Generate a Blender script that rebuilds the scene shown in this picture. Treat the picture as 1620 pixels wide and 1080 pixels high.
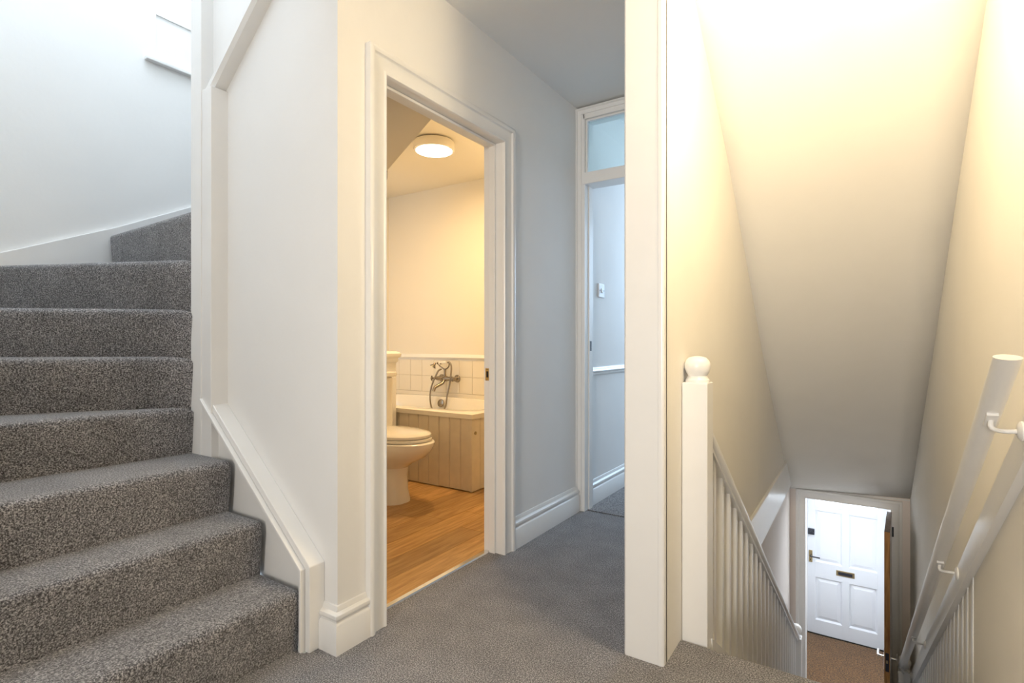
import bpy, bmesh, math, random
from mathutils import Vector, Matrix
random.seed(4)
for o in list(bpy.data.objects): bpy.data.objects.remove(o)
S = bpy.context.scene
COL = S.collection
PI = math.pi
# ------------------------------------------------------------------ camera
cam_d = bpy.data.cameras.new('camera'); cam = bpy.data.objects.new('camera', cam_d); COL.objects.link(cam)
cam.location = (0, 0, 1.02); cam.rotation_euler = (PI/2, 0, math.radians(33.2))
cam_d.sensor_width = 36; cam_d.lens = 845/1620*36; cam_d.shift_y = 2/1620; cam_d.clip_start = .02
S.camera = cam
# ------------------------------------------------------------------ world, lights, exposure
S.view_settings.view_transform = 'Standard'; S.view_settings.look = 'None'
S.view_settings.gamma = 1; S.view_settings.use_curve_mapping = False
S.view_settings.exposure = 0.0
w = bpy.data.worlds.new('world'); S.world = w; w.use_nodes = True
w.node_tree.nodes['Background'].inputs[0].default_value = (.75, .87, 1, 1)
w.node_tree.nodes['Background'].inputs[1].default_value = 3.0
def area(name, loc, rot, sx, sy, power, col):
    d = bpy.data.lights.new(name, 'AREA'); d.shape = 'RECTANGLE'; d.size = sx; d.size_y = sy
    d.energy = power; d.color = col
    o = bpy.data.objects.new(name, d); COL.objects.link(o); o.location = loc; o.rotation_euler = rot
    return o
COOL = (.78, .89, 1.0); NEU = (1, .96, .91); WARM = (1, .80, .52)
area('skylight_stairwell', (-2.45, 1.1, 4.75), (0, 0, 0), 1.2, 1.4, 54, COOL)          # daylight from the floor above
wl_ = area('added_fill_landing', (-.02, -3.1, 1.45), (math.radians(89), 0, 0), .7, 1.5, 26, (1, .94, .87)); wl_.data.spread = math.radians(80)   # added fill light behind the camera, evens out the stairwell
area('room_window_light', (-1.0, 5.4, 1.6), (math.radians(-66), 0, 0), .7, 1.4, 33, (.52, .73, 1.0))
area('lobby_daylight', (-.15, 6.3, -.14), (math.radians(-42), 0, 0), .8, .9, 52, (.84, .91, 1.0))

# ------------------------------------------------------------------ materials
def mat(name, col, rough=.5, metal=0, noise=None, bump=0, bscale=60, coat=0, emit=None, trans=0):
    m = bpy.data.materials.new(name); m.use_nodes = True
    nt = m.node_tree; b = nt.nodes['Principled BSDF']
    b.inputs['Base Color'].default_value = (*col, 1); b.inputs['Roughness'].default_value = rough
    b.inputs['Metallic'].default_value = metal; b.inputs['Coat Weight'].default_value = coat
    b.inputs['Transmission Weight'].default_value = trans
    if emit: b.inputs['Emission Color'].default_value = (*emit[0], 1); b.inputs['Emission Strength'].default_value = emit[1]
    tc = nt.nodes.new('ShaderNodeTexCoord')
    if noise:
        n = nt.nodes.new('ShaderNodeTexNoise'); n.inputs['Scale'].default_value = noise[0]; n.inputs['Detail'].default_value = 4
        r = nt.nodes.new('ShaderNodeValToRGB')
        r.color_ramp.elements[0].position = .35; r.color_ramp.elements[1].position = .65
        r.color_ramp.elements[0].color = (*[c*(1-noise[1]) for c in col], 1); r.color_ramp.elements[1].color = (*[min(1, c*(1+noise[1])) for c in col], 1)
        nt.links.new(tc.outputs['Object'], n.inputs[0]); nt.links.new(n.outputs[0], r.inputs[0]); nt.links.new(r.outputs[0], b.inputs['Base Color'])
    if bump:
        n = nt.nodes.new('ShaderNodeTexNoise'); n.inputs['Scale'].default_value = bscale; n.inputs['Detail'].default_value = 3
        bp = nt.nodes.new('ShaderNodeBump'); bp.inputs['Strength'].default_value = bump; bp.inputs['Distance'].default_value = .004
        nt.links.new(tc.outputs['Object'], n.inputs[0]); nt.links.new(n.outputs[0], bp.inputs['Height']); nt.links.new(bp.outputs[0], b.inputs['Normal'])
    return m
M = {}
M['wall'] = mat('wall_paint', (.87, .865, .85), .7, noise=(3, .012), bump=.10, bscale=45)
M['ceil'] = mat('ceiling_paint', (.86, .86, .85), .8, noise=(2, .012), bump=.08, bscale=40)
M['stairwall'] = mat('stairwell_warm_bounce_tint', (.88, .858, .805), .7, noise=(3, .012), bump=.10, bscale=45)  # white wall paint with the warm bounced light tinted into the colour
M['hallwall'] = mat('hall_warm_bounce_tint', (.87, .80, .755), .7, bump=.10, bscale=45)  # pink tint puts the hall's warm bounce light into the base colour
M['trim'] = mat('gloss_white_trim', (.86, .855, .84), .28, noise=(8, .01), bump=.06, bscale=25)
M['bathwall'] = mat('bathroom_cream_paint', (.86, .81, .70), .6, bump=.08, bscale=45)
M['tile'] = mat('cream_tile', (.86, .80, .68), .18)
M['grout'] = mat('grout', (.62, .54, .40), .8)
M['ceramic'] = mat('white_ceramic', (.87, .83, .76), .10, coat=.6)
M['tub'] = mat('bath_enamel', (.86, .82, .74), .15, coat=.4)
M['panel'] = mat('painted_bath_panel', (.80, .73, .60), .4, noise=(14, .03), bump=.15, bscale=30)
M['chrome'] = mat('aged_chrome', (.33, .29, .24), .25, 1)
M['silver'] = mat('polished_chrome', (.8, .8, .8), .12, 1)
M['brass'] = mat('brass', (.80, .60, .25), .25, 1)
M['dullbrass'] = mat('dull_brass', (.45, .36, .20), .35, 1)
M['dark'] = mat('dark_metal', (.05, .055, .07), .35, .6)
M['black'] = mat('black_gap', (.01, .01, .01), .8)
M['plastic'] = mat('white_plastic', (.74, .75, .78), .35)
M['frontdoor'] = mat('front_door_paint', (.80, .84, .90), .3, noise=(6, .01), bump=.05, bscale=20)
M['lampbody'] = mat('lamp_white', (.85, .8, .7), .4)
M['lampglow'] = mat('lamp_diffuser', (1, .95, .85), .4, emit=((1, .90, .70), 14))
M['glass'] = mat('clear_glass', (.82, .93, .92), .03, trans=1)
M['lit'] = mat('frosted_glass', (.95, .97, 1), .3, trans=.9, emit=((.85, .93, 1), .9))

def carpet(name, dark, mid, light, scale=230):
    m = bpy.data.materials.new(name); m.use_nodes = True; nt = m.node_tree; b = nt.nodes['Principled BSDF']
    b.inputs['Roughness'].default_value = .95; b.inputs['Sheen Weight'].default_value = .35; b.inputs['Sheen Roughness'].default_value = .5
    b.inputs['Specular IOR Level'].default_value = .1
    tc = nt.nodes.new('ShaderNodeTexCoord')
    n = nt.nodes.new('ShaderNodeTexNoise'); n.inputs['Scale'].default_value = scale; n.inputs['Detail'].default_value = 3; n.inputs['Roughness'].default_value = .7
    r = nt.nodes.new('ShaderNodeValToRGB'); e = r.color_ramp.elements
    e[0].position = .36; e[0].color = (*dark, 1); e[1].position = .64; e[1].color = (*light, 1)
    x = r.color_ramp.elements.new(.5); x.color = (*mid, 1)
    n2 = nt.nodes.new('ShaderNodeTexNoise'); n2.inputs['Scale'].default_value = 9; n2.inputs['Detail'].default_value = 4
    mr = nt.nodes.new('ShaderNodeMapRange'); mr.inputs[1].default_value = .3; mr.inputs[2].default_value = .7; mr.inputs[3].default_value = .86; mr.inputs[4].default_value = 1.14
    mx = nt.nodes.new('ShaderNodeMix'); mx.data_type = 'RGBA'; mx.blend_type = 'MULTIPLY'; mx.inputs[0].default_value = 1
    bp = nt.nodes.new('ShaderNodeBump'); bp.inputs['Strength'].default_value = .9; bp.inputs['Distance'].default_value = .006
    L = nt.links.new
    L(tc.outputs['Object'], n.inputs[0]); L(tc.outputs['Object'], n2.inputs[0]); L(n.outputs[0], r.inputs[0]); L(n2.outputs[0], mr.inputs[0])
    L(r.outputs[0], mx.inputs[6]); L(mr.outputs[0], mx.inputs[7]); L(mx.outputs[2], b.inputs['Base Color'])
    L(n.outputs[0], bp.inputs['Height']); L(bp.outputs[0], b.inputs['Normal'])
    return m
M['carpet'] = carpet('grey_speckled_carpet', (.030, .029, .031), (.20, .195, .203), (.62, .605, .615))
M['mat'] = carpet('brown_coir_matting', (.03, .012, .004), (.13, .060, .018), (.27, .145, .050), 70)

def wood(name, c1, c2, scale=4, rough=.4, axis='Y', varied=False):
    m = bpy.data.materials.new(name); m.use_nodes = True; nt = m.node_tree; b = nt.nodes['Principled BSDF']
    b.inputs['Roughness'].default_value = rough; L = nt.links.new
    tc = nt.nodes.new('ShaderNodeTexCoord'); mp = nt.nodes.new('ShaderNodeMapping')
    mp.inputs['Scale'].default_value = (14, 1.2, 14) if axis == 'Y' else (14, 14, 1.2)
    n = nt.nodes.new('ShaderNodeTexNoise'); n.inputs['Scale'].default_value = scale; n.inputs['Detail'].default_value = 6; n.inputs['Distortion'].default_value = .7
    r = nt.nodes.new('ShaderNodeValToRGB'); r.color_ramp.elements[0].position = .35; r.color_ramp.elements[1].position = .68
    r.color_ramp.elements[0].color = (*c1, 1); r.color_ramp.elements[1].color = (*c2, 1)
    L(tc.outputs['Object'], mp.inputs[0]); L(mp.outputs[0], n.inputs[0]); L(n.outputs[0], r.inputs[0])
    if varied:
        oi = nt.nodes.new('ShaderNodeObjectInfo'); mr = nt.nodes.new('ShaderNodeMapRange'); mr.inputs[3].default_value = .72; mr.inputs[4].default_value = 1.18
        mx = nt.nodes.new('ShaderNodeMix'); mx.data_type = 'RGBA'; mx.blend_type = 'MULTIPLY'; mx.inputs[0].default_value = 1
        L(oi.outputs['Random'], mr.inputs[0]); L(r.outputs[0], mx.inputs[6]); L(mr.outputs[0], mx.inputs[7]); L(mx.outputs[2], b.inputs['Base Color'])
    else: L(r.outputs[0], b.inputs['Base Color'])
    return m
M['oak'] = wood('oak_effect_floor', (.43, .225, .070), (.66, .40, .155), varied=True, rough=.35)
M['bare'] = wood('bare_door_edge', (.22, .095, .022), (.46, .24, .075), scale=3, axis='Z')
M['grimy'] = wood('dark_door_edge', (.09, .055, .03), (.20, .13, .075), scale=3, axis='Z')

# ------------------------------------------------------------------ helpers
def obj(name, bm, m, parent=None, smooth=False, bevel=0, seg=2):
    bmesh.ops.recalc_face_normals(bm, faces=bm.faces)
    me = bpy.data.meshes.new(name); bm.to_mesh(me); bm.free()
    if smooth:
        for p in me.polygons: p.use_smooth = True
        me.set_sharp_from_angle(angle=math.radians(40))
    me.materials.append(M[m] if isinstance(m, str) else m)
    o = bpy.data.objects.new(name, me); COL.objects.link(o)
    if parent: o.parent = parent
    if bevel:
        b = o.modifiers.new('bevel', 'BEVEL'); b.width = bevel; b.segments = seg; b.limit_method = 'ANGLE'; b.angle_limit = math.radians(40)
    return o
def struct(name, bm, m, parent=None, **k):
    o = obj(name, bm, m, parent, **k)
    if not parent: o['kind'] = 'structure'
    return o
def thing(name, label, cat, loc=(0, 0, 0), group=None):
    o = bpy.data.objects.new(name, None); COL.objects.link(o); o.location = loc; o.empty_display_size = .05
    o['label'] = label; o['category'] = cat
    if group: o['group'] = group
    return o
def adopt(t):            # children were modelled in world space: keep them there under an Empty at the thing's base
    for c in t.children: c.matrix_parent_inverse = Matrix.Translation(-Vector(t.location))
def tag(o, label, cat, group=None):
    o['label'] = label; o['category'] = cat
    if group: o['group'] = group
    return o
def NB(): return bmesh.new()
def box(bm, x0, x1, y0, y1, z0, z1):
    v = [bm.verts.new((x, y, z)) for z in (z0, z1) for x, y in ((x0, y0), (x1, y0), (x1, y1), (x0, y1))]
    for f in ((0, 3, 2, 1), (4, 5, 6, 7), (0, 1, 5, 4), (1, 2, 6, 5), (2, 3, 7, 6), (3, 0, 4, 7)): bm.faces.new([v[i] for i in f])
    return bm
def B(*a): return box(NB(), *a)
def poly_prism(bm, pts, h0, h1, mp):   # pts 2D polygon, extruded from h0 to h1 ; mp(a,b,h)->xyz
    lo = [bm.verts.new(mp(a, b, h0)) for a, b in pts]; hi = [bm.verts.new(mp(a, b, h1)) for a, b in pts]
    n = len(pts); bm.faces.new(lo); bm.faces.new(hi)
    for i in range(n): bm.faces.new((lo[i], lo[(i+1) % n], hi[(i+1) % n], hi[i]))
    return bm
XZ = lambda a, b, h: (a, h, b)
YZ = lambda a, b, h: (h, a, b)
XY = lambda a, b, h: (a, b, h)
def sweep(bm, path, prof, mp, closed=False):
    """profile points (offset to the LEFT of the 2D path, height) mitred along a 2D path; mp(a,b,h)->xyz"""
    n = len(path); rings = []
    for i in range(n):
        p = Vector(path[i]); d0 = d1 = None
        if i > 0 or closed: d0 = (p-Vector(path[i-1])).normalized()
        if i < n-1 or closed: d1 = (Vector(path[(i+1) % n])-p).normalized()
        d0 = d0 or d1; d1 = d1 or d0
        n0 = Vector((-d0.y, d0.x)); n1 = Vector((-d1.y, d1.x)); m_ = (n0+n1).normalized(); k = 1/max(.2, m_.dot(n0))
        rings.append([bm.verts.new(mp(p.x+m_.x*k*o, p.y+m_.y*k*o, h)) for o, h in prof])
    q = len(prof)
    for i in range(n if closed else n-1):
        a, b = rings[i], rings[(i+1) % n]
        for j in range(q): bm.faces.new((a[j], a[(j+1) % q], b[(j+1) % q], b[j]))
    if not closed: bm.faces.new(rings[0]); bm.faces.new(rings[-1])
    return bm
def lathe(bm, prof, seg=24, T=None):    # prof (r,z)
    T = T or Matrix.Identity(4); rings = []
    for r, z in prof:
        if r < 1e-5: rings.append([bm.verts.new(T @ Vector((0, 0, z)))])
        else: rings.append([bm.verts.new(T @ Vector((r*math.cos(2*PI*i/seg), r*math.sin(2*PI*i/seg), z))) for i in range(seg)])
    for a, b in zip(rings, rings[1:]):
        for i in range(seg):
            j = (i+1) % seg
            if len(a) == 1 and len(b) > 1: bm.faces.new((a[0], b[i], b[j]))
            elif len(b) == 1 and len(a) > 1: bm.faces.new((a[i], a[j], b[0]))
            elif len(a) > 1: bm.faces.new((a[i], a[j], b[j], b[i]))
    if len(rings[0]) > 1: bm.faces.new(rings[0])
    if len(rings[-1]) > 1: bm.faces.new(rings[-1])
    return bm
def axis_to(loc, d): # matrix taking +z to d at loc
    return Matrix.Translation(loc) @ Vector(d).to_track_quat('Z', 'Y').to_matrix().to_4x4()
def tube(bm, pts, r, seg=12, smoothn=0):
    P = [Vector(p) for p in pts]
    if smoothn:
        Q = []
        for i in range(len(P)-1):
            p0 = P[max(0, i-1)]; p1 = P[i]; p2 = P[i+1]; p3 = P[min(len(P)-1, i+2)]
            for k in range(smoothn):
                t = k/smoothn
                Q.append(.5*((2*p1)+(p2-p0)*t+(2*p0-5*p1+4*p2-p3)*t*t+(3*p1-p0-3*p2+p3)*t**3))
        Q.append(P[-1]); P = Q
    rings = []; up = Vector((0, 0, 1)); prev = None
    for i, p in enumerate(P):
        d = ((P[min(i+1, len(P)-1)]-P[max(0, i-1)])).normalized()
        if prev is None: a = d.orthogonal().normalized()
        else: a = (prev-d*prev.dot(d)).normalized()
        prev = a; b = d.cross(a); rr = r[min(i, len(r)-1)] if isinstance(r, (list, tuple)) else r
        rings.append([bm.verts.new(p+rr*(a*math.cos(2*PI*k/seg)+b*math.sin(2*PI*k/seg))) for k in range(seg)])
    for a, b in zip(rings, rings[1:]):
        for i in range(seg): bm.faces.new((a[i], a[(i+1) % seg], b[(i+1) % seg], b[i]))
    bm.faces.new(rings[0]); bm.faces.new(rings[-1])
    return bm

# profiles
SKIRT = [(0, 0), (.024, 0), (.024, .094), (.019, .100), (.016, .102), (.016, .108), (.021, .112), (.023, .119), (.021, .127), (.015, .131), (.009, .134), (.008, .140), (.004, .150), (0, .152)]
ARCH = [(0, 0), (0, .014), (.003, .020), (.008, .021), (.012, .017), (.018, .016), (.056, .018), (.060, .021), (.063, .028), (.072, .032), (.080, .031), (.085, .026), (.085, 0)]
DADO = [(0, 0), (.010, 0), (.014, .006), (.014, .012), (.024, .018), (.027, .026), (.024, .034), (.014, .040), (.012, .046), (.006, .050), (0, .052)]
CH = 2.445
YL = 1.87      # landing edge / top of the stairs down
WX = -1.45     # plaster face of the bathroom wall on the landing
W2 = 1.162     # plaster face of the wall beside the stairs up
RX = .34       # right stairwell wall
LX = -.52      # left stairwell wall
HF = -2.40     # hall floor
HY = 5.55      # lobby wall
DY = 7.23      # front door

# ------------------------------------------------------------------ floors
bm = NB()
poly_prism(bm, [(-1.9, -3.2), (RX, -3.2), (RX, YL-.012), (LX, YL-.012), (LX, 1.9), (-.62, 2.98), (-1.45, 2.98), (-1.54, 2.9), (-1.54, 1.1), (-1.9, 1.1)], -.2, 0, XY)
struct('floor', bm, 'carpet', bevel=.012, seg=3)
bm = B(-1.5, -.635, 2.985, 5.6, -.2, .002); struct('floor_far_room', bm, 'carpet')
fb = struct('floor_bathroom', B(-4.0, -1.545, 1.2, 3.85, -.2, -.004), 'grout')
struct('floor_hall', B(-.7, .5, 1.5, 7.4, HF-.1, HF), 'mat')
# oak-effect planks
pw = .155; k = 0
y0s = [random.uniform(-.8, 0) for _ in range(16)]
for i in range(16):
    x1 = -1.547-i*pw; x0 = x1-pw+.0015; y = 1.2+y0s[i]
    while y < 3.8:
        ya, yb = max(1.2, y), min(3.8, y+.92-.0015)
        if yb-ya > .02 and ya < 3.0 and x0 > -3.6:
            bm = B(x0, x1, ya, yb, -.004, 0.0); obj('plank', bm, 'oak', fb)
        y += .92
# threshold strips
t = tag(obj('threshold_strip', poly_prism(NB(), [(-1.547, 0), (-1.518, 0), (-1.522, .006), (-1.543, .006)], 1.37, 2.125, lambda a, b, h: (a, h, b)), 'silver'),
        'pale metal threshold strip where the carpet meets the wood floor in the bathroom doorway', 'threshold strip')
tag(obj('carpet_joint_strip', B(-1.40, -.66, 2.975, 2.992, 0, .004), 'carpet'), 'thin joining strip between the landing carpet and the far room carpet', 'threshold strip')

# ------------------------------------------------------------------ ceilings
bm = NB(); box(bm, -1.6, LX-.0, -3.2, 2.95, CH, CH+.1); box(bm, LX, RX, -3.2, 1.852, CH, CH+.1)
struct('ceiling', bm, 'ceil')
# sloping ceiling over the stairs down (slightly twisted plaster, measured on both sides)
LP = [(1.85, 2.445), (2.12, 2.245), (2.59, 1.90), (3.05, 1.50), (3.66, .95), (4.2, .52), (4.76, .09), (5.16, -.22), (HY+.01, -.325)]
RP = [(1.85, 2.445), (2.295, 2.13), (2.87, 1.707), (3.35, 1.345), (3.857, .955), (4.3, .63), (4.8, .265), (5.2, -.03), (HY+.01, -.29)]
bm = NB(); rows = []
for (ly, lz), (ry, rz) in zip(LP, RP):
    rows.append([bm.verts.new((LX-.05+(RX+.01-LX+.05)*s/6, ly+(ry-ly)*s/6, lz+(rz-lz)*s/6)) for s in range(7)])
for a, b in zip(rows, rows[1:]):
    for i in range(6): bm.faces.new((a[i], a[i+1], b[i+1], b[i]))
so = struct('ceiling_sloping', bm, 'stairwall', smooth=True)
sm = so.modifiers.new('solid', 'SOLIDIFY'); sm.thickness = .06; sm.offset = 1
struct('ceiling_far_room', B(-1.5, -.60, 2.98, 5.7, 2.6, 2.7), 'ceil')
struct('ceiling_bathroom', B(-4.0, -1.54, 2.0, 3.85, CH, CH+.08), 'bathwall')
struct('ceiling_upper_stairwell', B(-3.3, -1.4, .1, 2.2, 4.85, 4.95), 'ceil')
struct('ceiling_lobby', B(-.75, .5, HY+.1, 7.5, -.10, 0.0), 'ceil')
struct('ceiling_hall', B(-.9, LX-.03, 1.9, HY, -.26, -.21), 'ceil')

# ------------------------------------------------------------------ walls
# bathroom wall with door opening (y 1.37..2.125, z 0..1.985)
bm = NB(); oy0, oy1, oz = 1.352, 2.143, 1.995
poly_prism(bm, [(W2+.1, 0), (oy0, 0), (oy0, oz), (oy1, oz), (oy1, 0), (2.95, 0), (2.95, CH+.02), (W2+.1, CH+.02)], WX-.09, WX, YZ)
wl = struct('wall_left', bm, 'wall')
# wall beside the stairs up : below the upper string
bm = NB()
poly_prism(bm, [(-2.26, 0), (WX, 0), (WX, CH+.6), (-2.26, CH+.6)], W2, W2+.1, XZ)
struct('wall_stair_side', bm, 'wall')
# far (end) wall of the stairs up, with a shallow recess above a ledge
FX = -3.2
bm = NB()
ny0, ny1, nz0, nz1 = 1.366, 1.75, 2.548, 2.80
box(bm, FX-.2, FX, .1, ny0, 1.0, 4.9); box(bm, FX-.2, FX, ny1, 2.2, 1.0, 4.9); box(bm, FX-.2, FX, ny0, ny1, 1.0, nz0); box(bm, FX-.2, FX, ny0, ny1, nz1, 4.9)
box(bm, FX-.2, FX-.007, ny0, ny1, nz0, nz1)
struct('wall_stair_end', bm, 'wall')
struct('wall_stair_end_lower', B(-3.4, FX, .1, 1.25, -.2, 1.0), 'wall')
struct('wall_stair_left', B(-3.3, -1.9, .05, .2, -.2, 4.9), 'wall')
struct('wall_stair_upper_back', B(-3.3, -1.4, 2.05, 2.15, 2.5, 4.9), 'wall')
struct('wall_stair_back', B(-3.3, -2.262, 2.05, 2.09, -.1, 2.5), 'wall')
struct('wall_bathroom_side', B(-2.30, -2.262, 1.27, 2.05, -.1, 1.9), 'bathwall')
struct('wall_stair_upper_right', B(-1.45, -1.35, .05, 2.15, CH+.1, 4.9), 'wall')
# landing behind the camera
struct('wall_landing_left', B(-1.95, -1.85, -3.2, .2, -.2, CH+.1), 'wall')
struct('wall_back', B(-1.95, RX, -3.3, -3.2, -.2, CH+.1), 'wall')
struct('wall_landing_header', B(-1.95, -1.5, -3.2, .2, CH, CH+.1), 'ceil')
# right stairwell wall
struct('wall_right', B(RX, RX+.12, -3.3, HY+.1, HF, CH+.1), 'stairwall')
# partition between the corridor and the stairwell, ending in a timber lined nib
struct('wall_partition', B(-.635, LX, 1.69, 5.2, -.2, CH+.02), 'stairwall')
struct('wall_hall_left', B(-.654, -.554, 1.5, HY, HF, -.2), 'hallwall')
struct('wall_hall_back', B(-.7, .4, 1.4, 1.5, HF, -.2), 'wall')
nib = thing('wall_end_post', 'white painted timber lining on the end of the partition between corridor and stairs down', 'post', (-.585, 1.68, 0))
obj('post_face', poly_prism(NB(), [(-.652, 1.672), (-.646, 1.664), (-.532, 1.664), (-.52, 1.676), (-.52, 1.70), (-.652, 1.70)], 0, CH, XY), 'trim', nib, bevel=.0015)
obj('bead', poly_prism(NB(), [(-.5395, 1.6625), (-.524, 1.6625), (-.5185, 1.668), (-.5185, 1.688), (-.5395, 1.688)], .0, CH, XY), 'trim', nib, bevel=.003)
adopt(nib)
# far corridor wall with transom door frame ; walls of the far room
bm = NB(); box(bm, -1.54, -1.444, 2.95, 3.06, 0, 2.6); box(bm, -.66, -.63, 2.95, 3.06, 0, 2.6); box(bm, -1.46, -.63, 2.95, 3.06, 2.43, 2.7)
struct('wall_far', bm, 'wall')
struct('wall_far_room_left', B(-1.55, -1.43, 3.06, 5.6, 0, 2.7), 'wall')
struct('wall_far_room_end', B(-1.55, -.6, 5.6, 5.7, 0, 2.7), 'wall')
struct('wall_far_room_right', B(-.635, -.60, 5.2, 5.7, 0, 2.7), 'wall')
# bathroom shell
bbk = struct('wall_bathroom_back', B(-4.0, -1.54, 3.74, 3.85, -.1, CH+.05), 'bathwall')
struct('wall_bathroom_left', B(-4.0, -3.9, 1.2, 3.8, -.1, CH+.05), 'bathwall')
struct('wall_bathroom_right', B(-1.62, -1.541, 2.3, 3.8, -.1, CH), 'bathwall')
struct('wall_bathroom_near', B(-2.27, -1.54, 1.263, 1.30, -.1, 2.1), 'bathwall')
# soffit of the upper flight crossing the bathroom
bm = poly_prism(NB(), [(-2.262, 1.823), (-1.54, 2.29), (-1.54, 2.444), (-2.262, 2.444)], 1.264, 2.0, XZ)
struct('ceiling_stair_soffit', bm, 'bathwall')
# lobby wall with opening, lobby shell
bm = NB(); ox0, ox1, oz2 = -.425, .205, -.395
poly_prism(bm, [(-.66, HF), (ox0-.03, HF), (ox0-.03, oz2+.03), (ox1+.03, oz2+.03), (ox1+.03, HF), (RX+.02, HF), (RX+.02, -.2), (-.66, -.2)], HY, HY+.1, XZ)
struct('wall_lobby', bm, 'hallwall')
bm = NB(); box(bm, -.75, -.66, HY+.1, 7.4, HF, 0); struct('wall_lobby_left', bm, 'wall')
struct('wall_lobby_right', B(.42, .5, HY+.1, 7.4, HF, 0), 'wall')
bm = NB(); box(bm, -.75, -.56, DY, DY+.12, HF, 0); box(bm, .255, .5, DY, DY+.12, HF, 0); box(bm, -.6, .3, DY, DY+.12, -.38, 0)
struct('wall_lobby_front', bm, 'wall')
# landing edge fascia seen on the left stairwell wall
struct('trim_1', B(LX-.002, LX+.016, 1.95, 5.12, -.20, .045), 'trim', bevel=.004)
struct('trim_2', B(LX+.02, RX, YL-.012, YL+.006, -.2, -.03), 'trim')
# little cornice bead where the sloping ceiling meets the lobby wall
struct('trim_3', poly_prism(NB(), [(-.56, -.318), (RX, -.291), (RX, -.300), (-.56, -.327)], HY-.008, HY, XZ), 'trim')
struct('trim_4', B(FX-.05, FX+.03, 1.31, 1.75, 2.53, 2.55), 'trim', bevel=.004)

# ------------------------------------------------------------------ skirting boards
# path direction with profile offset to the left
P_ = SKIRT
struct('baseboard_left', sweep(NB(), [(WX-.085, W2), (WX, W2), (WX, 1.285)], [(-o, h) for o, h in P_], XY), 'trim', smooth=True)
struct('baseboard_corridor', sweep(NB(), [(WX, 2.208), (WX, 2.925)], [(-o, h) for o, h in P_], XY), 'trim', smooth=True)
struct('baseboard_far_room', sweep(NB(), [(-1.43, 3.06), (-1.43, 5.6)], [(-o, h) for o, h in P_], XY), 'trim', smooth=True)
struct('baseboard_partition', sweep(NB(), [(-.635, 1.70), (-.635, 2.95)], [(o, h) for o, h in P_], XY), 'trim', smooth=True)
struct('trim_dado_far_room', sweep(NB(), [(-1.43, 3.06), (-1.43, 5.6)], [(-o, h+.815) for o, h in DADO], XY), 'trim', smooth=True)

# ------------------------------------------------------------------ bathroom door frame
df = thing('door_frame', 'white moulded door frame around the open bathroom doorway', 'door frame', (WX, 1.75, 0))
A0, A1, AZ = 1.367, 2.125, 1.983
obj('architrave', sweep(NB(), [(A0, 0), (A0, AZ), (A1, AZ), (A1, 0)], [(s, WX+h*.9) for s, h in ARCH], YZ), 'trim', df, smooth=True)
bm = NB(); sweep(bm, [(A0-.001, 0), (A0-.001, AZ+.001), (A1+.001, AZ+.001), (A1+.001, 0)], [(0, WX-.105), (0, WX+.003), (.016, WX+.003), (.016, WX-.105)], YZ)
obj('door_lining', bm, 'trim', df)
bm = NB(); sweep(bm, [(A0, 0), (A0, AZ), (A1, AZ), (A1, 0)], [(-.012, WX-.068), (-.012, WX-.034), (0, WX-.034), (0, WX-.068)], YZ)
obj('door_stop', bm, 'trim', df, bevel=.002)
pl = obj('strike_plate', B(-1.545, -1.519, A1-.003, A1+.001, .835, .895), 'brass', df, bevel=.001); pl['label'] = 'brass strike plate on the door frame'
bm = NB(); box(bm, -1.538, -1.528, A1-.0045, A1-.002, .850, .880); obj('latch_hole', bm, 'black', pl)
for zz in (.841, .889): obj('screw', lathe(NB(), [(.0035, 0), (.0035, .002)], 10, axis_to((-1.532, A1-.0025, zz), (0, -1, 0))), 'dullbrass', pl)
adopt(df)
# ------------------------------------------------------------------ far corridor frame with transom light
tf = thing('transom_door_frame', 'white door frame with glazed panel above at the far end of the corridor', 'door frame', (-1.03, 2.94, 0))
X0, X1 = -1.425, -.66
obj('architrave', sweep(NB(), [(-1.418, 0), (-1.418, 2.40), (X1, 2.40)], [(s*.42, 2.95-h*.85-.002) for s, h in ARCH], lambda a, b, h: (a, h, b)), 'trim', tf, smooth=True)
bm = B(-1.444, -1.398, 2.937, 3.06, 0, 2.43); obj('jamb', bm, 'trim', tf, bevel=.003)
bm = B(-1.41, -.635, 2.937, 3.06, 2.37, 2.43); obj('head', bm, 'trim', tf, bevel=.003)
bm = B(-1.41, -.635, 2.930, 3.06, 1.975, 2.045); obj('transom_rail', bm, 'trim', tf, bevel=.004)
bm = NB(); sweep(bm, [(-1.398, 2.045), (-1.398, 2.37), (-.64, 2.37)], [(0, 2.955), (-.010, 2.955), (-.010, 2.975), (0, 2.975)], XZ); obj('glazing_bead', bm, 'trim', tf)
obj('glass_pane', B(-1.398, -.64, 2.978, 2.982, 2.045, 2.37), 'glass', tf)
bm = NB(); box(bm, -1.3985, -1.392, 2.99, 3.03, 0, 1.975); obj('door_stop', bm, 'trim', tf)
adopt(tf)
# keep for the far door latch: small dark plate on the jamb
tfk = obj('strike_plate', B(-1.3925, -1.3905, 3.0, 3.02, .97, 1.03), 'dark', tf); tfk['label'] = 'small dark metal keep'; adopt(tf)
# light switch
sw = thing('light_switch', 'small white square light switch on the far room wall', 'switch', (-1.43, 3.24, 1.36))
obj('plate', B(-1.43, -1.418, 3.195, 3.283, 1.315, 1.405), 'plastic', sw, bevel=.003)
obj('rocker', poly_prism(NB(), [(-1.418, 1.345), (-1.411, 1.347), (-1.415, 1.375), (-1.418, 1.375)], 3.230, 3.248, XZ), 'plastic', sw, bevel=.001)
for yy in (3.208, 3.27): obj('screw', lathe(NB(), [(.0035, 0), (.0035, .0015)], 10, axis_to((-1.418, yy, 1.36), (1, 0, 0))), 'dark', sw)
adopt(sw)

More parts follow.
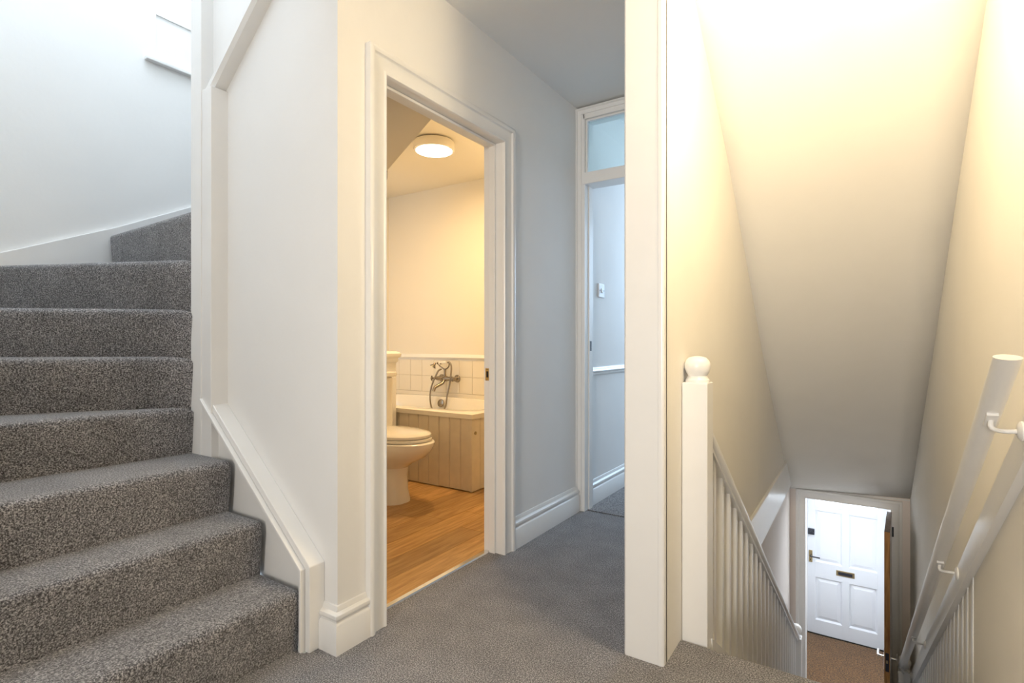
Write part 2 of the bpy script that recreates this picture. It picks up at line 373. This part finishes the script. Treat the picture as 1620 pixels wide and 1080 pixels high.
# ------------------------------------------------------------------ stairs up
st = thing('carpeted_staircase', 'grey carpeted staircase turning upward in winders at the left', 'stairs', (-1.57, .65, 0))
def step(poly, z0, z1, name='step', bev=.028):
    bm = NB(); mid = (Vector(poly[0])+Vector(poly[1]))/2
    d = (Vector(poly[1])-Vector(poly[0])).normalized(); nrm = Vector((-d.y, d.x))
    c = sum((Vector(p) for p in poly), Vector((0, 0)))/len(poly)
    if nrm.dot(c-mid) < 0: nrm = -nrm
    hi = [bm.verts.new((p[0], p[1], z1)) for p in poly]; md = [bm.verts.new((p[0], p[1], z1-.045)) for p in poly]; lo = []
    for i, p in enumerate(poly):
        q = Vector(p)+(nrm*.016 if i < 2 else Vector((0, 0))); lo.append(bm.verts.new((q.x, q.y, z0)))
    n = len(poly); bm.faces.new(hi); bm.faces.new(lo)
    for i in range(n):
        j = (i+1) % n
        bm.faces.new((hi[i], hi[j], md[j], md[i])); bm.faces.new((md[i], md[j], lo[j], lo[i]))
    bm.edges.ensure_lookup_table()
    es = [e for e in bm.edges if set(e.verts) in ({hi[0], hi[1]}, {hi[0], md[0]}, {hi[1], md[1]}, {md[0], lo[0]}, {md[1], lo[1]}, {hi[1], hi[2]})]
    bmesh.ops.bevel(bm, geom=es, offset=bev, segments=5, profile=.55, affect='EDGES', clamp_overlap=True)
    return obj(name, bm, 'carpet', st, smooth=True)
tops = [.198, .388, .578, .765, .965, 1.154, 1.358, 1.562, 1.735, 1.925, 2.115, 2.305]
fr = [-1.558, -1.78, -1.982]; ye = 1.112; yl = .19
ends = [-1.84, -2.06, -2.5]
for i in range(3): step([(fr[i], yl), (fr[i], ye), (ends[i], ye), (ends[i], yl)], tops[i]-.215, tops[i])
N = Vector((-2.235, 1.105)); angs = [-93, -118, -137, -157, -182, -213, -231, -250, -270]
def hit(a):
    c, s = math.cos(math.radians(a)), math.sin(math.radians(a)); t = 9
    if c < -1e-6: t = min(t, (-3.165-N.x)/c)
    if s < -1e-6: t = min(t, (yl-N.y)/s)
    if s > 1e-6: t = min(t, (2.04-N.y)/s)
    return (N.x+c*t, N.y+s*t)
for k in range(8):
    a, b = angs[k], angs[k+1]-6
    p = [hit(a), (N.x, N.y), hit(b)]
    corner = []
    if a > -138 and b < -135 and hit(a)[1] < .2+1e-3 and hit(b)[0] < -3.16: corner = [(-3.165, yl)]
    if hit(a)[0] < -3.16 and hit(b)[1] > 2.03: corner = [(-3.165, 2.04)]
    step(p+corner, tops[3+k]-.215, tops[3+k], bev=.024)
for k in range(3):   # upper flight going back over the bathroom
    x = -2.2+k*.2; step([(x, 2.04), (x, 1.27), (x+.24, 1.27), (x+.24, 2.04)], 2.305+.19*k-.2, 2.305+.19*k)
# post at the turn
bm = B(-2.262, -2.182, 1.092, 1.25, 0, 4.8); obj('post', bm, 'trim', st, bevel=.003)
bm = B(-2.19, -2.115, 1.096, 1.17, .40, 2.02); obj('post', bm, 'trim', st, bevel=.003)
bm = B(-2.345, -2.262, 1.14, 1.25, 0, 4.8); obj('post_lining', bm, 'trim', st, bevel=.003)
# lower string board
sx, sz, ex, ez = -2.17, .815, -1.53, .262
bm = poly_prism(NB(), [(-2.26, 0), (ex, 0), (ex, ez-.02), (sx, sz-.02), (-2.26, sz-.02)], 1.125, W2+.001, XZ)
obj('string_board', bm, 'trim', st)
CAP = [(0, -.040), (0, 0), (-.030, 0), (-.030, -.006), (-.034, -.006), (-.040, -.010), (-.048, -.022), (-.048, -.040)]
path = [(-2.165, .820), (-1.515, .283), (-1.515, 0)]
# moulded cap following the slope then dropping to the floor (two stepped bands)
bm = sweep(NB(), path, [(0, W2), (0, 1.102), (-.024, 1.102), (-.024, W2)], XZ); obj('string_cap', bm, 'trim', st, bevel=.003)
bm = sweep(NB(), path, [(-.0255, W2), (-.0255, 1.086), (-.036, 1.086), (-.040, 1.091), (-.040, W2)], XZ); obj('string_cap', bm, 'trim', st, bevel=.002)
# upper string on the same wall, rising back over the bathroom
up = [(-2.19, 1.985), (-1.60, 2.47)]
bm = poly_prism(NB(), [(-2.185, 2.0), (-1.45, 2.60), (-1.45, 3.1), (-2.185, 3.1)], 1.14, W2+.001, XZ); obj('upper_string', bm, 'trim', st)
bm = sweep(NB(), [(-2.165, 1.995), (-1.50, 2.54)], [(0, W2), (0, 1.118), (.012, 1.106), (.030, 1.106), (.038, 1.115), (.048, 1.118), (.048, W2)], XZ)
obj('string_moulding', bm, 'trim', st, smooth=True)
# string board along the end wall
bm = poly_prism(NB(), [(.2, 0.9), (2.0, 1.2), (2.0, 2.03), (1.545, 1.794), (1.18, 1.612), (.75, 1.424), (.2, 1.23)], FX, FX+.022, YZ)
obj('wall_string', bm, 'trim', st, bevel=.003)
adopt(st)

# ------------------------------------------------------------------ stairs down
sd = thing('lower_staircase', 'steep carpeted flight of stairs descending to the hall, below the landing edge', 'stairs', (-.05, YL, -.2))
G = .27; R2 = .2
for k in range(1, 12):
    y = YL+G*(k-1)
    bm = B(-.425, .295, y+.004, y+G+.012, -R2*k-R2, -R2*k)
    obj('step', bm, 'carpet', sd, bevel=.015, seg=3)
pitch = lambda y: -.688*(y-YL)
for x0, x1 in ((-.47, -.43), (.30, .335)):
    bm = poly_prism(NB(), [(YL+.05, pitch(YL)-.3), (YL+.05, pitch(YL)-.0), (5.1, pitch(5.1)+.03), (5.1, HF)], x0, x1, YZ)
    obj('string_board', bm, 'trim', sd)
adopt(sd)
# left banister
bn = thing('banister', 'white banister with square newel post and ball finial on the left of the stairs down', 'banister', (-.475, 1.9, 0))
nw = obj('newel_post', B(-.519, -.434, 1.863, 1.948, -.3, .884), 'trim', bn, bevel=.004)
ncap = lathe(NB(), [(.0, 0), (.040, 0), (.040, .008), (.036, .012), (.033, .018), (.031, .022), (.038, .034), (.043, .048), (.043, .062), (.038, .075), (.028, .085), (.014, .089), (0, .090)], 28, Matrix.Translation((-.4765, 1.905, .884)))
obj('ball_finial', ncap, 'trim', nw, smooth=True)
RAILP = [(-.022, -.018), (-.022, -.006), (-.030, .0), (-.033, .012), (-.030, .026), (-.022, .036), (0, .041), (.022, .036), (.030, .026), (.033, .012), (.030, 0), (.022, -.006), (.022, -.018)]
def rail(x, y0, z0, y1, z1, prof, name, parent, m='trim', smooth=True):
    d = Vector((0, y1-y0, z1-z0)).normalized(); n = Vector((0, -d.z, d.y))
    bm = NB(); a = [bm.verts.new(Vector((x+u, y0, z0))+n*v) for u, v in prof]; b = [bm.verts.new(Vector((x+u, y1, z1))+n*v) for u, v in prof]
    k = len(prof); bm.faces.new(a); bm.faces.new(b)
    for i in range(k): bm.faces.new((a[i], a[(i+1) % k], b[(i+1) % k], b[i]))
    return obj(name, bm, m, parent, smooth=smooth)
lz = lambda y: .633-.688*(y-2.084)      # rail top on the left side
rail(-.467, 1.945, lz(1.945)-.045, 5.09, lz(5.09)-.045, RAILP, 'handrail', bn)
bz = lambda y: pitch(y)+.02
base = None
ys = [2.07+.137*i for i in range(22)]
for y in ys:
    zt = lz(y)-.066; zb = bz(y)
    bm = NB(); w_ = .015
    v = [bm.verts.new((-.469+sx_*w_, y+sy_*w_, (zb if lvl == 0 else zt)-.688*sy_*w_)) for lvl in (0, 1) for sx_, sy_ in ((-1, -1), (1, -1), (1, 1), (-1, 1))]
    for f in ((0, 3, 2, 1), (4, 5, 6, 7), (0, 1, 5, 4), (1, 2, 6, 5), (2, 3, 7, 6), (3, 0, 4, 7)): bm.faces.new([v[i] for i in f])
    obj('baluster', bm, 'trim', bn)
rail(-.469, 1.945, bz(1.945)-.01, 4.95, bz(4.95)-.01, [(-.02, 0), (-.02, .03), (.02, .03), (.02, 0)], 'base_rail', bn, smooth=False)
n2 = obj('newel_post', B(-.512, -.424, 5.085, 5.17, HF, -1.475), 'trim', bn, bevel=.004)
FIN = [(0, 0), (.040, 0), (.040, .008), (.033, .014), (.030, .022), (.037, .034), (.045, .052), (.045, .070), (.038, .086), (.026, .098), (0, .103)]
obj('ball_finial', lathe(NB(), FIN, 24, Matrix.Translation((-.468, 5.127, -1.475))), 'trim', n2, smooth=True)
adopt(bn)
# right banister : rail board fixed along the wall, boxed balusters beneath
br = thing('boarded_banister', 'old white rail board with boarded-in balusters along the right stairwell wall', 'banister', (.32, 1.6, 0))
rz_ = lambda y: .629-.693*(y-1.87)       # lower arris of the board
rail(.338, .9, rz_(.9), 5.05, rz_(5.05), [(-.02, 0), (-.02, .088), (-.012, .10), (.004, .10), (.004, 0)], 'rail_board', br, smooth=False)
for i in range(24):
    y = 2.55+.115*i; zt = rz_(y)+.02; zb = pitch(y)+.03
    if zt-zb < .1: continue
    bm = NB(); v = [bm.verts.new((x, y+sy_*.017, (zb if lvl == 0 else zt)-.69*sy_*.017)) for lvl in (0, 1) for x, sy_ in ((.3365, -1), (.345, -1), (.345, 1), (.3365, 1))]
    for f in ((0, 3, 2, 1), (4, 5, 6, 7), (0, 1, 5, 4), (1, 2, 6, 5), (2, 3, 7, 6), (3, 0, 4, 7)): bm.faces.new([v[j] for j in f])
    obj('baluster', bm, 'trim', br, bevel=.002)
n3 = obj('newel_post', B(.235, .315, 5.06, 5.14, HF, -1.50), 'trim', br, bevel=.004)
obj('ball_finial', lathe(NB(), FIN, 24, Matrix.Translation((.275, 5.10, -1.50))), 'trim', n3, smooth=True)
adopt(br)
# round wall handrail on brackets
hr = thing('handrail', 'round white handrail on curved metal brackets down the right side of the stairs', 'handrail', (.275, 1.62, 1.0))
HXX = .262; t0 = Vector((HXX, 1.538, .989)); t1 = Vector((HXX, 5.30, .989-.693*(5.30-1.538)))
d = (t1-t0).normalized(); bm = NB(); seg = 28; r = .024
ra = []; rb = []
for i in range(seg):
    a = 2*PI*i/seg; off = Vector((r*math.cos(a), 0, 0))+Vector((0, -d.z, d.y))*r*math.sin(a)
    q = t0+off; cn = Vector((0, -.16, .987)); s_ = cn.dot(t0-q)/cn.dot(d)    # top end cut nearly level
    ra.append(bm.verts.new(q+d*s_)); rb.append(bm.verts.new(t1+off))
bm.faces.new(ra); bm.faces.new(rb)
for i in range(seg): bm.faces.new((ra[i], ra[(i+1) % seg], rb[(i+1) % seg], rb[i]))
obj('rail', bm, 'trim', hr, smooth=True)
for yb in (1.72, 2.73, 4.01, 5.07):
    zc = t0.z+(yb-t0.y)*d.z/d.y; up_ = Vector((0, -d.z, d.y)); c = Vector((HXX, yb+.012, zc-.008))-up_*.024
    bm = NB(); T = Matrix.Translation(c) @ Matrix((Vector((1, 0, 0)), d, up_)).transposed().to_4x4()
    for v in box(bm, -.011, .011, -.028, .028, -.006, .002).verts: v.co = T @ v.co
    pz = rz_(yb)+.078
    bk = obj('bracket', tube(bm, [c-up_*.003, c-up_*.024, Vector((HXX+.025, yb+.002, min(c.z-.028, pz-.004))), Vector((.318, yb-.006, pz))], .0055, 10, 5), 'trim', hr, smooth=True)
    obj('rosette', lathe(NB(), [(0, 0), (.024, 0), (.024, .004), (.017, .009), (0, .011)], 20, axis_to((.3185, yb-.006, pz), (-1, 0, 0))), 'trim', bk, smooth=True)
adopt(hr)

# ------------------------------------------------------------------ lobby door frame and inner door
lf = thing('lobby_door_frame', 'white moulded frame around the lobby doorway at the foot of the stairs', 'door frame', (-.11, HY, HF))
obj('architrave', sweep(NB(), [(ox0, HF), (ox0, oz2), (ox1, oz2), (ox1, HF)], [(s*.95, HY-h-.001) for s, h in ARCH], XZ), 'trim', lf, smooth=True)
obj('door_lining', sweep(NB(), [(ox0, HF), (ox0, oz2), (ox1, oz2), (ox1, HF)], [(0, HY-.003), (.03, HY-.003), (.03, HY+.11), (0, HY+.11)], XZ), 'trim', lf)
adopt(lf)
# inner door, standing open towards the stairs; modelled hinge at origin then turned
idr = thing('inner_door', 'inner door standing open, seen edge on with its bare worn brown wooden edge', 'door', (.198, HY-.012, HF+.012))
def part(name, bm, m, **k): return obj(name, bm, m, idr, **k)
IL, IH, IT = .60, 1.975, .036
core = NB(); box(core, -IT/2+.0015, IT/2-.0015, -IL+.002, 0, 0, IH); part('leaf', core, 'trim', bevel=.002)
part('bare_edge', B(-IT/2, IT/2, -IL-.003, -IL+.002, 0, IH), 'bare')['label'] = 'bare brown timber edge with chipped paint'
part('top_edge', B(-IT/2, IT/2, -IL, 0, IH, IH+.002), 'grimy')['label'] = 'dusty brown top edge'
for zz in (IH-.16, .2):
    h = part('hinge', B(IT/2, IT/2+.012, -.02, .012, zz-.04, zz+.04), 'dark')
lp = part('latch_plate', B(-.011, .011, -IL-.0045, -IL-.003, .92, 1.06), 'dark')
obj('latch_bolt', B(-.006, .006, -IL-.013, -IL-.004, .985, 1.005), 'dullbrass', lp)
for s, nm in ((-1, 'polished lever handle'), (1, 'polished lever handle')):
    hp = part('handle', box(NB(), min(s*IT/2, s*(IT/2+.004)), max(s*IT/2, s*(IT/2+.004)), -IL+.04, -IL+.08, .91, 1.07), 'silver', bevel=.002)
    X_ = s*(IT/2+.004)
    obj('lever', tube(NB(), [(X_, -IL+.06, 1.0), (X_+s*.028, -IL+.06, 1.0), (X_+s*.038, -IL+.07, 1.0), (X_+s*.04, -IL+.15, .998)], .008, 10, 4), 'silver', hp, smooth=True)
idr.rotation_euler = (0, 0, math.radians(-3.4))

# ------------------------------------------------------------------ front door
fd = thing('front_door', 'white panelled front door with letter plate, lever handle and glazed top panes', 'door', (-.153, DY, HF))
fx0, fx1, fz0, fz1 = -.534, .228, HF+.012, HF+1.99
holes = [(-.455, -.187, -1.55, -.945), (-.119, .149, -1.55, -.945), (-.455, -.187, -2.23, -1.728), (-.119, .149, -2.23, -1.728)]
gl = [(-.455, -.187, -.89, -.49), (-.119, .149, -.89, -.49)]
xs = [fx0, -.455, -.187, -.119, .149, fx1]
bm = NB()
for a, b in ((fx0, -.455), (-.187, -.119), (.149, fx1)): box(bm, a, b, DY-.022, DY+.022, fz0, fz1)
obj('stile', bm, 'frontdoor', fd, bevel=.002)
for a, b in ((fz0, -2.23), (-1.728, -1.55), (-.945, -.89), (-.49, fz1)):
    bm = NB(); box(bm, -.455, -.187, DY-.022, DY+.022, a, b); box(bm, -.119, .149, DY-.022, DY+.022, a, b); obj('rail', bm, 'frontdoor', fd)
for a, b, c, d_ in holes:
    bm = NB(); v = [bm.verts.new(p) for p in ((a, DY-.020, c), (b, DY-.020, c), (b, DY-.020, d_), (a, DY-.020, d_))]
    rings = [v]
    for ins, dep in ((.014, -.002), (.020, -.002), (.050, -.013)):
        rings.append([bm.verts.new(p) for p in ((a+ins, DY+dep, c+ins), (b-ins, DY+dep, c+ins), (b-ins, DY+dep, d_-ins), (a+ins, DY+dep, d_-ins))])
    for p, q in zip(rings, rings[1:]):
        for i in range(4): bm.faces.new((p[i], p[(i+1) % 4], q[(i+1) % 4], q[i]))
    bm.faces.new(rings[-1]); obj('panel', bm, 'frontdoor', fd)
for a, b, c, d_ in gl: obj('pane', B(a, b, DY-.004, DY+.004, c, d_), 'lit', fd)
lp = obj('letter_plate', B(-.245, -.066, DY-.028, DY-.022, -1.662, -1.600), 'dullbrass', fd, bevel=.004); lp['label'] = 'dull brass letter plate'
obj('letter_flap', B(-.225, -.086, DY-.033, DY-.028, -1.648, -1.614), 'dark', lp, bevel=.002)
hp = obj('handle', B(-.522, -.484, DY-.027, DY-.022, -1.565, -1.425), 'dullbrass', fd, bevel=.003); hp['label'] = 'brass lever handle on a back plate'
obj('lever', tube(NB(), [(-.503, DY-.027, -1.482), (-.503, DY-.065, -1.482), (-.49, DY-.075, -1.482), (-.405, DY-.072, -1.484)], .008, 10, 4), 'dark', hp, smooth=True)
obj('keyhole', B(-.507, -.499, DY-.0285, DY-.0265, -1.545, -1.525), 'black', hp)
lk = obj('latch_lock', B(-.530, -.462, DY-.05, DY-.022, -1.235, -1.165), 'dark', fd, bevel=.006); lk['label'] = 'dark metal night latch'
obj('latch_knob', lathe(NB(), [(.012, 0), (.012, .012), (.015, .014), (.014, .024), (0, .026)], 16, axis_to((-.488, DY-.05, -1.20), (0, -1, 0))), 'dark', lk, smooth=True)
adopt(fd)
bm = NB(); box(bm, -.58, -.537, DY-.03, DY+.05, HF, -.38); box(bm, .231, .28, DY-.03, DY+.05, HF, -.38); box(bm, -.537, .231, DY-.03, DY+.05, -.405, -.35)
tag(obj('front_door_frame', bm, 'trim', bevel=.003), 'white timber frame around the front door', 'door frame')
tag(obj('door_sill', B(-.537, .231, DY-.03, DY+.06, HF, HF+.010), 'black'), 'dark sill strip under the front door', 'door sill')

# ------------------------------------------------------------------ bathroom : tiles and dado
bg = struct('trim_tile_bed', B(-3.9, -1.62, 3.733, 3.741, .50, .875), 'grout')
proto = None
tw = .148
for row, (z0, z1) in enumerate(((.568, .7135), (.7155, .862))):
    for i in range(14):
        x0 = -3.888+i*tw
        if x0 > -1.75: break
        if proto is None:
            proto = obj('tile', B(0, tw-.0022, -.0085, 0, 0, .1455), 'tile', bg, bevel=.0015, seg=1); o = proto
        else:
            o = proto.copy(); COL.objects.link(o); o.parent = bg
        o.location = (x0, 3.7338, z0)
struct('trim_dado_bathroom', sweep(NB(), [(-3.9, 3.74), (-1.62, 3.74)], [(-o*1.1, h*1.1+.858) for o, h in DADO], XY), 'trim', smooth=True)
struct('trim_tile_bottom', B(-3.9, -1.62, 3.722, 3.734, .50, .566), 'tile')

# ceiling light
cl = thing('ceiling_light', 'round flush ceiling light glowing warm in the bathroom', 'light', (-2.53, 2.86, CH))
T = Matrix.Translation((-2.53, 2.86, CH)) @ Matrix.Rotation(PI, 4, 'X')
obj('lamp_base', lathe(NB(), [(.105, 0), (.105, .008), (.142, .010), (.145, .016), (.145, .066), (.142, .070), (.128, .070), (.128, .060)], 40, T), 'lampbody', cl, smooth=True)
obj('diffuser', lathe(NB(), [(.128, .060), (.127, .071), (.10, .078), (.05, .081), (0, .082)], 40, T), 'lampglow', cl, smooth=True)
adopt(cl)
ld = bpy.data.lights.new('bathroom_lamp', 'AREA'); ld.shape = 'DISK'; ld.size = .25; ld.energy = 19; ld.color = (1, .655, .30)
lo = bpy.data.objects.new('bathroom_lamp', ld); COL.objects.link(lo); lo.location = (-2.53, 2.86, CH-.09)
ld = bpy.data.lights.new('bathroom_fill', 'POINT'); ld.shadow_soft_size = .12; ld.energy = 3.5; ld.color = (1, .74, .42)
lo = bpy.data.objects.new('bathroom_fill', ld); COL.objects.link(lo); lo.location = (-2.0, 3.2, 2.1)

# boxing behind the toilet
bx = thing('pipe_boxing', 'half height cream boxing with moulded cap behind the toilet', 'boxing', (-2.99, 2.3, 0))
obj('casing', B(-3.12, -2.905, 2.10, 2.862, 0, .915), 'trim', bx, bevel=.003)
obj('cap', sweep(NB(), [(-2.905, 2.10), (-2.905, 2.862), (-3.12, 2.862)][::1], [(0, .875), (-.006, .875), (-.010, .890), (-.010, .905), (-.022, .915), (-.026, .925), (-.026, .940), (-.010, .952), (0, .958)], XY), 'trim', bx, smooth=True)
obj('top', B(-3.12, -2.90, 2.10, 2.866, .915, .956), 'trim', bx)
adopt(bx)

# toilet
to = thing('toilet', 'cream ceramic toilet with closed lid in front of the half height boxing', 'toilet', (-2.6, 2.47, 0))
TY = 2.47
def loft(secs, n=36):
    bm = NB(); rings = []
    for cx, cy, z, rx, ry, sq in secs:
        ring = []
        for i in range(n):
            a = 2*PI*i/n; c, s = math.cos(a), math.sin(a)
            f = abs(c)**(2/sq)*(1 if c > 0 else -1); g = abs(s)**(2/sq)*(1 if s > 0 else -1)
            ring.append(bm.verts.new((cx+rx*f, cy+ry*g, z)))
        rings.append(ring)
    for a, b in zip(rings, rings[1:]):
        for i in range(n): bm.faces.new((a[i], a[(i+1) % n], b[(i+1) % n], b[i]))
    bm.faces.new(rings[0]); bm.faces.new(rings[-1])
    return bm
obj('bowl', loft([(-2.625, TY, 0, .195, .120, 2.6), (-2.625, TY, .012, .195, .120, 2.6), (-2.625, TY, .08, .183, .110, 2.4), (-2.62, TY, .17, .180, .106, 2.2), (-2.615, TY, .225, .185, .114, 2.1),
                  (-2.60, TY, .262, .225, .150, 2.1), (-2.57, TY, .300, .275, .175, 2.1), (-2.555, TY, .345, .308, .190, 2.1), (-2.55, TY, .378, .322, .196, 2.1), (-2.55, TY, .395, .324, .197, 2.1), (-2.55, TY, .402, .315, .190, 2.1)]), 'ceramic', to, smooth=True)
obj('seat', loft([(-2.555, TY, .404, .300, .184, 2.15), (-2.555, TY, .408, .306, .190, 2.15), (-2.555, TY, .420, .306, .190, 2.15), (-2.555, TY, .424, .300, .184, 2.15)]), 'ceramic', to, smooth=True)
obj('lid', loft([(-2.56, TY, .427, .300, .184, 2.15), (-2.56, TY, .430, .304, .188, 2.15), (-2.56, TY, .444, .304, .188, 2.15), (-2.56, TY, .454, .288, .172, 2.15), (-2.565, TY, .460, .24, .14, 2.1), (-2.57, TY, .463, .12, .07, 2)]), 'ceramic', to, smooth=True)
obj('cistern', B(-2.902, -2.725, 2.28, 2.66, .40, .785), 'ceramic', to, bevel=.018, seg=4)
obj('cistern_lid', B(-2.903, -2.705, 2.265, 2.675, .785, .82), 'ceramic', to, bevel=.010, seg=4)
adopt(to)

# bathtub with boarded panels
bt = thing('bathtub', 'cream bathtub with boarded side panels against the tiled back wall', 'bathtub', (-2.95, 3.3, 0))
bx0, bx1, by0, by1, rz = -3.86, -2.205, 2.875, 3.72, .535
n = 64; bm = NB()
cx, cy = (bx0+bx1)/2, 3.315
def oval(rx, ry, z, sq=3.2, ox=0): 
    r_ = []
    for i in range(n):
        a = 2*PI*(i+.5)/n; c, s = math.cos(a), math.sin(a)
        r_.append(bm.verts.new((cx+ox+rx*abs(c)**(2/sq)*math.copysign(1, c), cy+ry*abs(s)**(2/sq)*math.copysign(1, s), z)))
    return r_
def rectring(e, z):
    r_ = []
    for i in range(n):
        a = 2*PI*(i+.5)/n; c, s = math.cos(a), math.sin(a)
        hx, hy = (bx1-bx0)/2-e, (by1-by0)/2-e; k_ = min(hx/abs(c)if abs(c) > 1e-6 else 9e9, hy/abs(s) if abs(s) > 1e-6 else 9e9)
        r_.append(bm.verts.new((cx+k_*c, (by0+by1)/2+k_*s, z)))
    # snap the nearest vertices to the corners
    for sx_ in (-1, 1):
        for sy_ in (-1, 1):
            tgt = Vector((cx+sx_*((bx1-bx0)/2-e), (by0+by1)/2+sy_*((by1-by0)/2-e), z)); v = min(r_, key=lambda q: (q.co-tgt).length); v.co = tgt
    return r_
L_ = [rectring(0, rz-.035), rectring(0, rz-.004), rectring(.006, rz), oval(.745, .345, rz+.001, 3.6), oval(.735, .335, rz-.008, 3.4), oval(.70, .305, rz-.10, 3.2), oval(.64, .27, rz-.30, 3), oval(.56, .22, rz-.39, 2.8), oval(.3, .12, rz-.41, 2.4)]
for a, b in zip(L_, L_[1:]):
    for i in range(n): bm.faces.new((a[i], a[(i+1) % n], b[(i+1) % n], b[i]))
bm.faces.new(L_[-1]); obj('tub_shell', bm, 'tub', bt, smooth=True)
k = 0; x = bx1-.012
while x > -2.93:
    wd = .098; x2 = x-wd
    obj('board', poly_prism(NB(), [(x2+.001, 2.905), (x2+.001, 2.893), (x2+.007, 2.888), (x-.007, 2.888), (x-.001, 2.893), (x-.001, 2.905)], 0.004+random.uniform(0, .004), rz-.034, XY), 'panel', bt); x = x2
y = 2.890
while y < 3.7:
    y2 = min(y+.098, 3.715)
    obj('board', poly_prism(NB(), [(bx1-.03, y+.001), (bx1-.018, y+.001), (bx1-.013, y+.007), (bx1-.013, y2-.007), (bx1-.018, y2-.001), (bx1-.03, y2-.001)], 0.004, rz-.034, XY), 'panel', bt); y = y2
obj('corner_bead', B(bx1-.03, bx1-.010, 2.885, 2.905, 0.002, rz-.034), 'panel', bt, bevel=.004)
obj('overflow', lathe(NB(), [(0, 0), (.034, 0), (.036, .004), (.034, .010), (.022, .014), (0, .015)], 24, axis_to((-3.115, 3.615, .485), (0, -1, .15))), 'chrome', bt, smooth=True)['label'] = 'round chrome overflow'
bm = NB(); lathe(bm, [(0, 0), (.012, 0), (.012, .004), (0, .005)], 12, axis_to((bx1-.013, 2.93, .40), (1, 0, 0))); 
obj('screw_head', bm, 'dullbrass', bt)
adopt(bt)

# bath mixer with shower handset
mx_ = thing('bath_mixer_tap', 'old chrome bath mixer tap with cradle handset and looping hose on the tiled wall', 'tap', (-3.12, 3.72, .68))
def C(name, bm, par=mx_, m='chrome'): return obj(name, bm, m, par, smooth=True)
wy = 3.725; my = 3.66; mz = .700
for xx in (-3.20, -3.02):
    C('wall_flange', lathe(NB(), [(0, 0), (.034, 0), (.034, .005), (.026, .012), (.016, .018), (.014, .065), (0, .065)], 22, axis_to((xx, wy, mz), (0, -1, 0))))
C('mixer_body', tube(NB(), [(-3.215, my, mz), (-3.19, my, mz), (-3.15, my, mz), (-3.13, my, mz), (-3.09, my, mz), (-3.07, my, mz), (-3.03, my, mz), (-3.0, my, mz)], [.014, .020, .017, .024, .024, .017, .020, .014], 16))
for xx, sg in ((-3.215, -1), (-3.005, 1)):
    h = C('valve_handle', lathe(NB(), [(.010, 0), (.010, .03), (.018, .032), (.018, .045), (.008, .048), (0, .05)], 16, axis_to((xx, my, mz), (sg*.7, -.7, 0))))
    q = Vector((xx, my, mz))+Vector((sg*.7, -.7, 0))*.038; bm = NB()
    for a in range(4):
        an = PI/4+a*PI/2; dv = Vector((.7*math.cos(an), .7*sg*math.cos(an), 0))+Vector((0, 0, math.sin(an)))
        tube(bm, [q, q+dv*.028], .006, 8); 
    obj('cross_arm', bm, 'chrome', h, smooth=True)
C('spout', tube(NB(), [(-3.11, my-.01, mz-.01), (-3.11, my-.03, mz-.035), (-3.13, my-.06, mz-.055), (-3.145, my-.095, mz-.075), (-3.148, my-.11, mz-.105)], [.015, .015, .014, .013, .014], 14, 4))
C('riser', tube(NB(), [(-3.11, my, mz+.01), (-3.11, my, mz+.05), (-3.11, my, mz+.09)], [.013, .010, .012], 14))
C('cradle', tube(NB(), [(-3.175, my-.02, mz+.145), (-3.165, my-.01, mz+.115), (-3.135, my, mz+.092), (-3.11, my, mz+.085), (-3.085, my, mz+.092), (-3.055, my-.01, mz+.115), (-3.045, my-.02, mz+.145)], .006, 10, 5))
hs = C('handset', tube(NB(), [(-3.175, my-.03, mz+.137), (-3.12, my-.03, mz+.140)], [.010, .012], 14))
obj('handset_grip', tube(NB(), [(-3.155, my-.03, mz+.139), (-3.11, my-.03, mz+.143), (-3.065, my-.03, mz+.146)], [.012, .017, .012], 16, 4), 'ceramic', hs, smooth=True)['label'] = 'white ceramic handset grip'
obj('handset_rose', lathe(NB(), [(.008, 0), (.012, .02), (.028, .038), (.030, .045), (0, .047)], 20, axis_to((-3.19, my-.035, mz+.14), (-.35, -.4, -.75))), 'chrome', hs, smooth=True)
C('hose', tube(NB(), [(-3.055, my-.03, mz+.146), (-3.03, my-.03, mz+.145), (-3.012, my-.03, mz+.11), (-3.010, my-.04, mz+.03), (-3.018, my-.05, mz-.06), (-3.035, my-.06, mz-.15), (-3.05, my-.07, mz-.25), (-3.12, my-.09, mz-.33),
         (-3.19, my-.09, mz-.25), (-3.205, my-.09, mz-.15), (-3.195, my-.08, mz-.06), (-3.175, my-.06, mz+.01), (-3.145, my-.05, mz+.07), (-3.135, my-.02, mz+.085)], .0075, 10, 6))
adopt(mx_)

# landing pendant outside the frame that lights the stairwell warmly
pn = thing('pendant_lamp', 'small round white pendant lamp above the top of the stairs', 'light', (-.05, 1.6, CH))
obj('flex', tube(NB(), [(-.05, 1.6, CH), (-.05, 1.6, 2.10)], .003, 8), 'plastic', pn)
obj('lamp_shade', lathe(NB(), [(.012, 2.11), (.03, 2.10), (.034, 2.07), (.030, 2.07), (.026, 2.095), (.012, 2.105)], 20, Matrix.Translation((-.05, 1.6, 0))), 'lampbody', pn, smooth=True)
adopt(pn)
ld = bpy.data.lights.new('pendant_bulb', 'POINT'); ld.shadow_soft_size = .10; ld.energy = 26; ld.color = (1, .77, .46)
lo = bpy.data.objects.new('pendant_bulb', ld); COL.objects.link(lo); lo.location = (-.05, 1.6, 2.0)
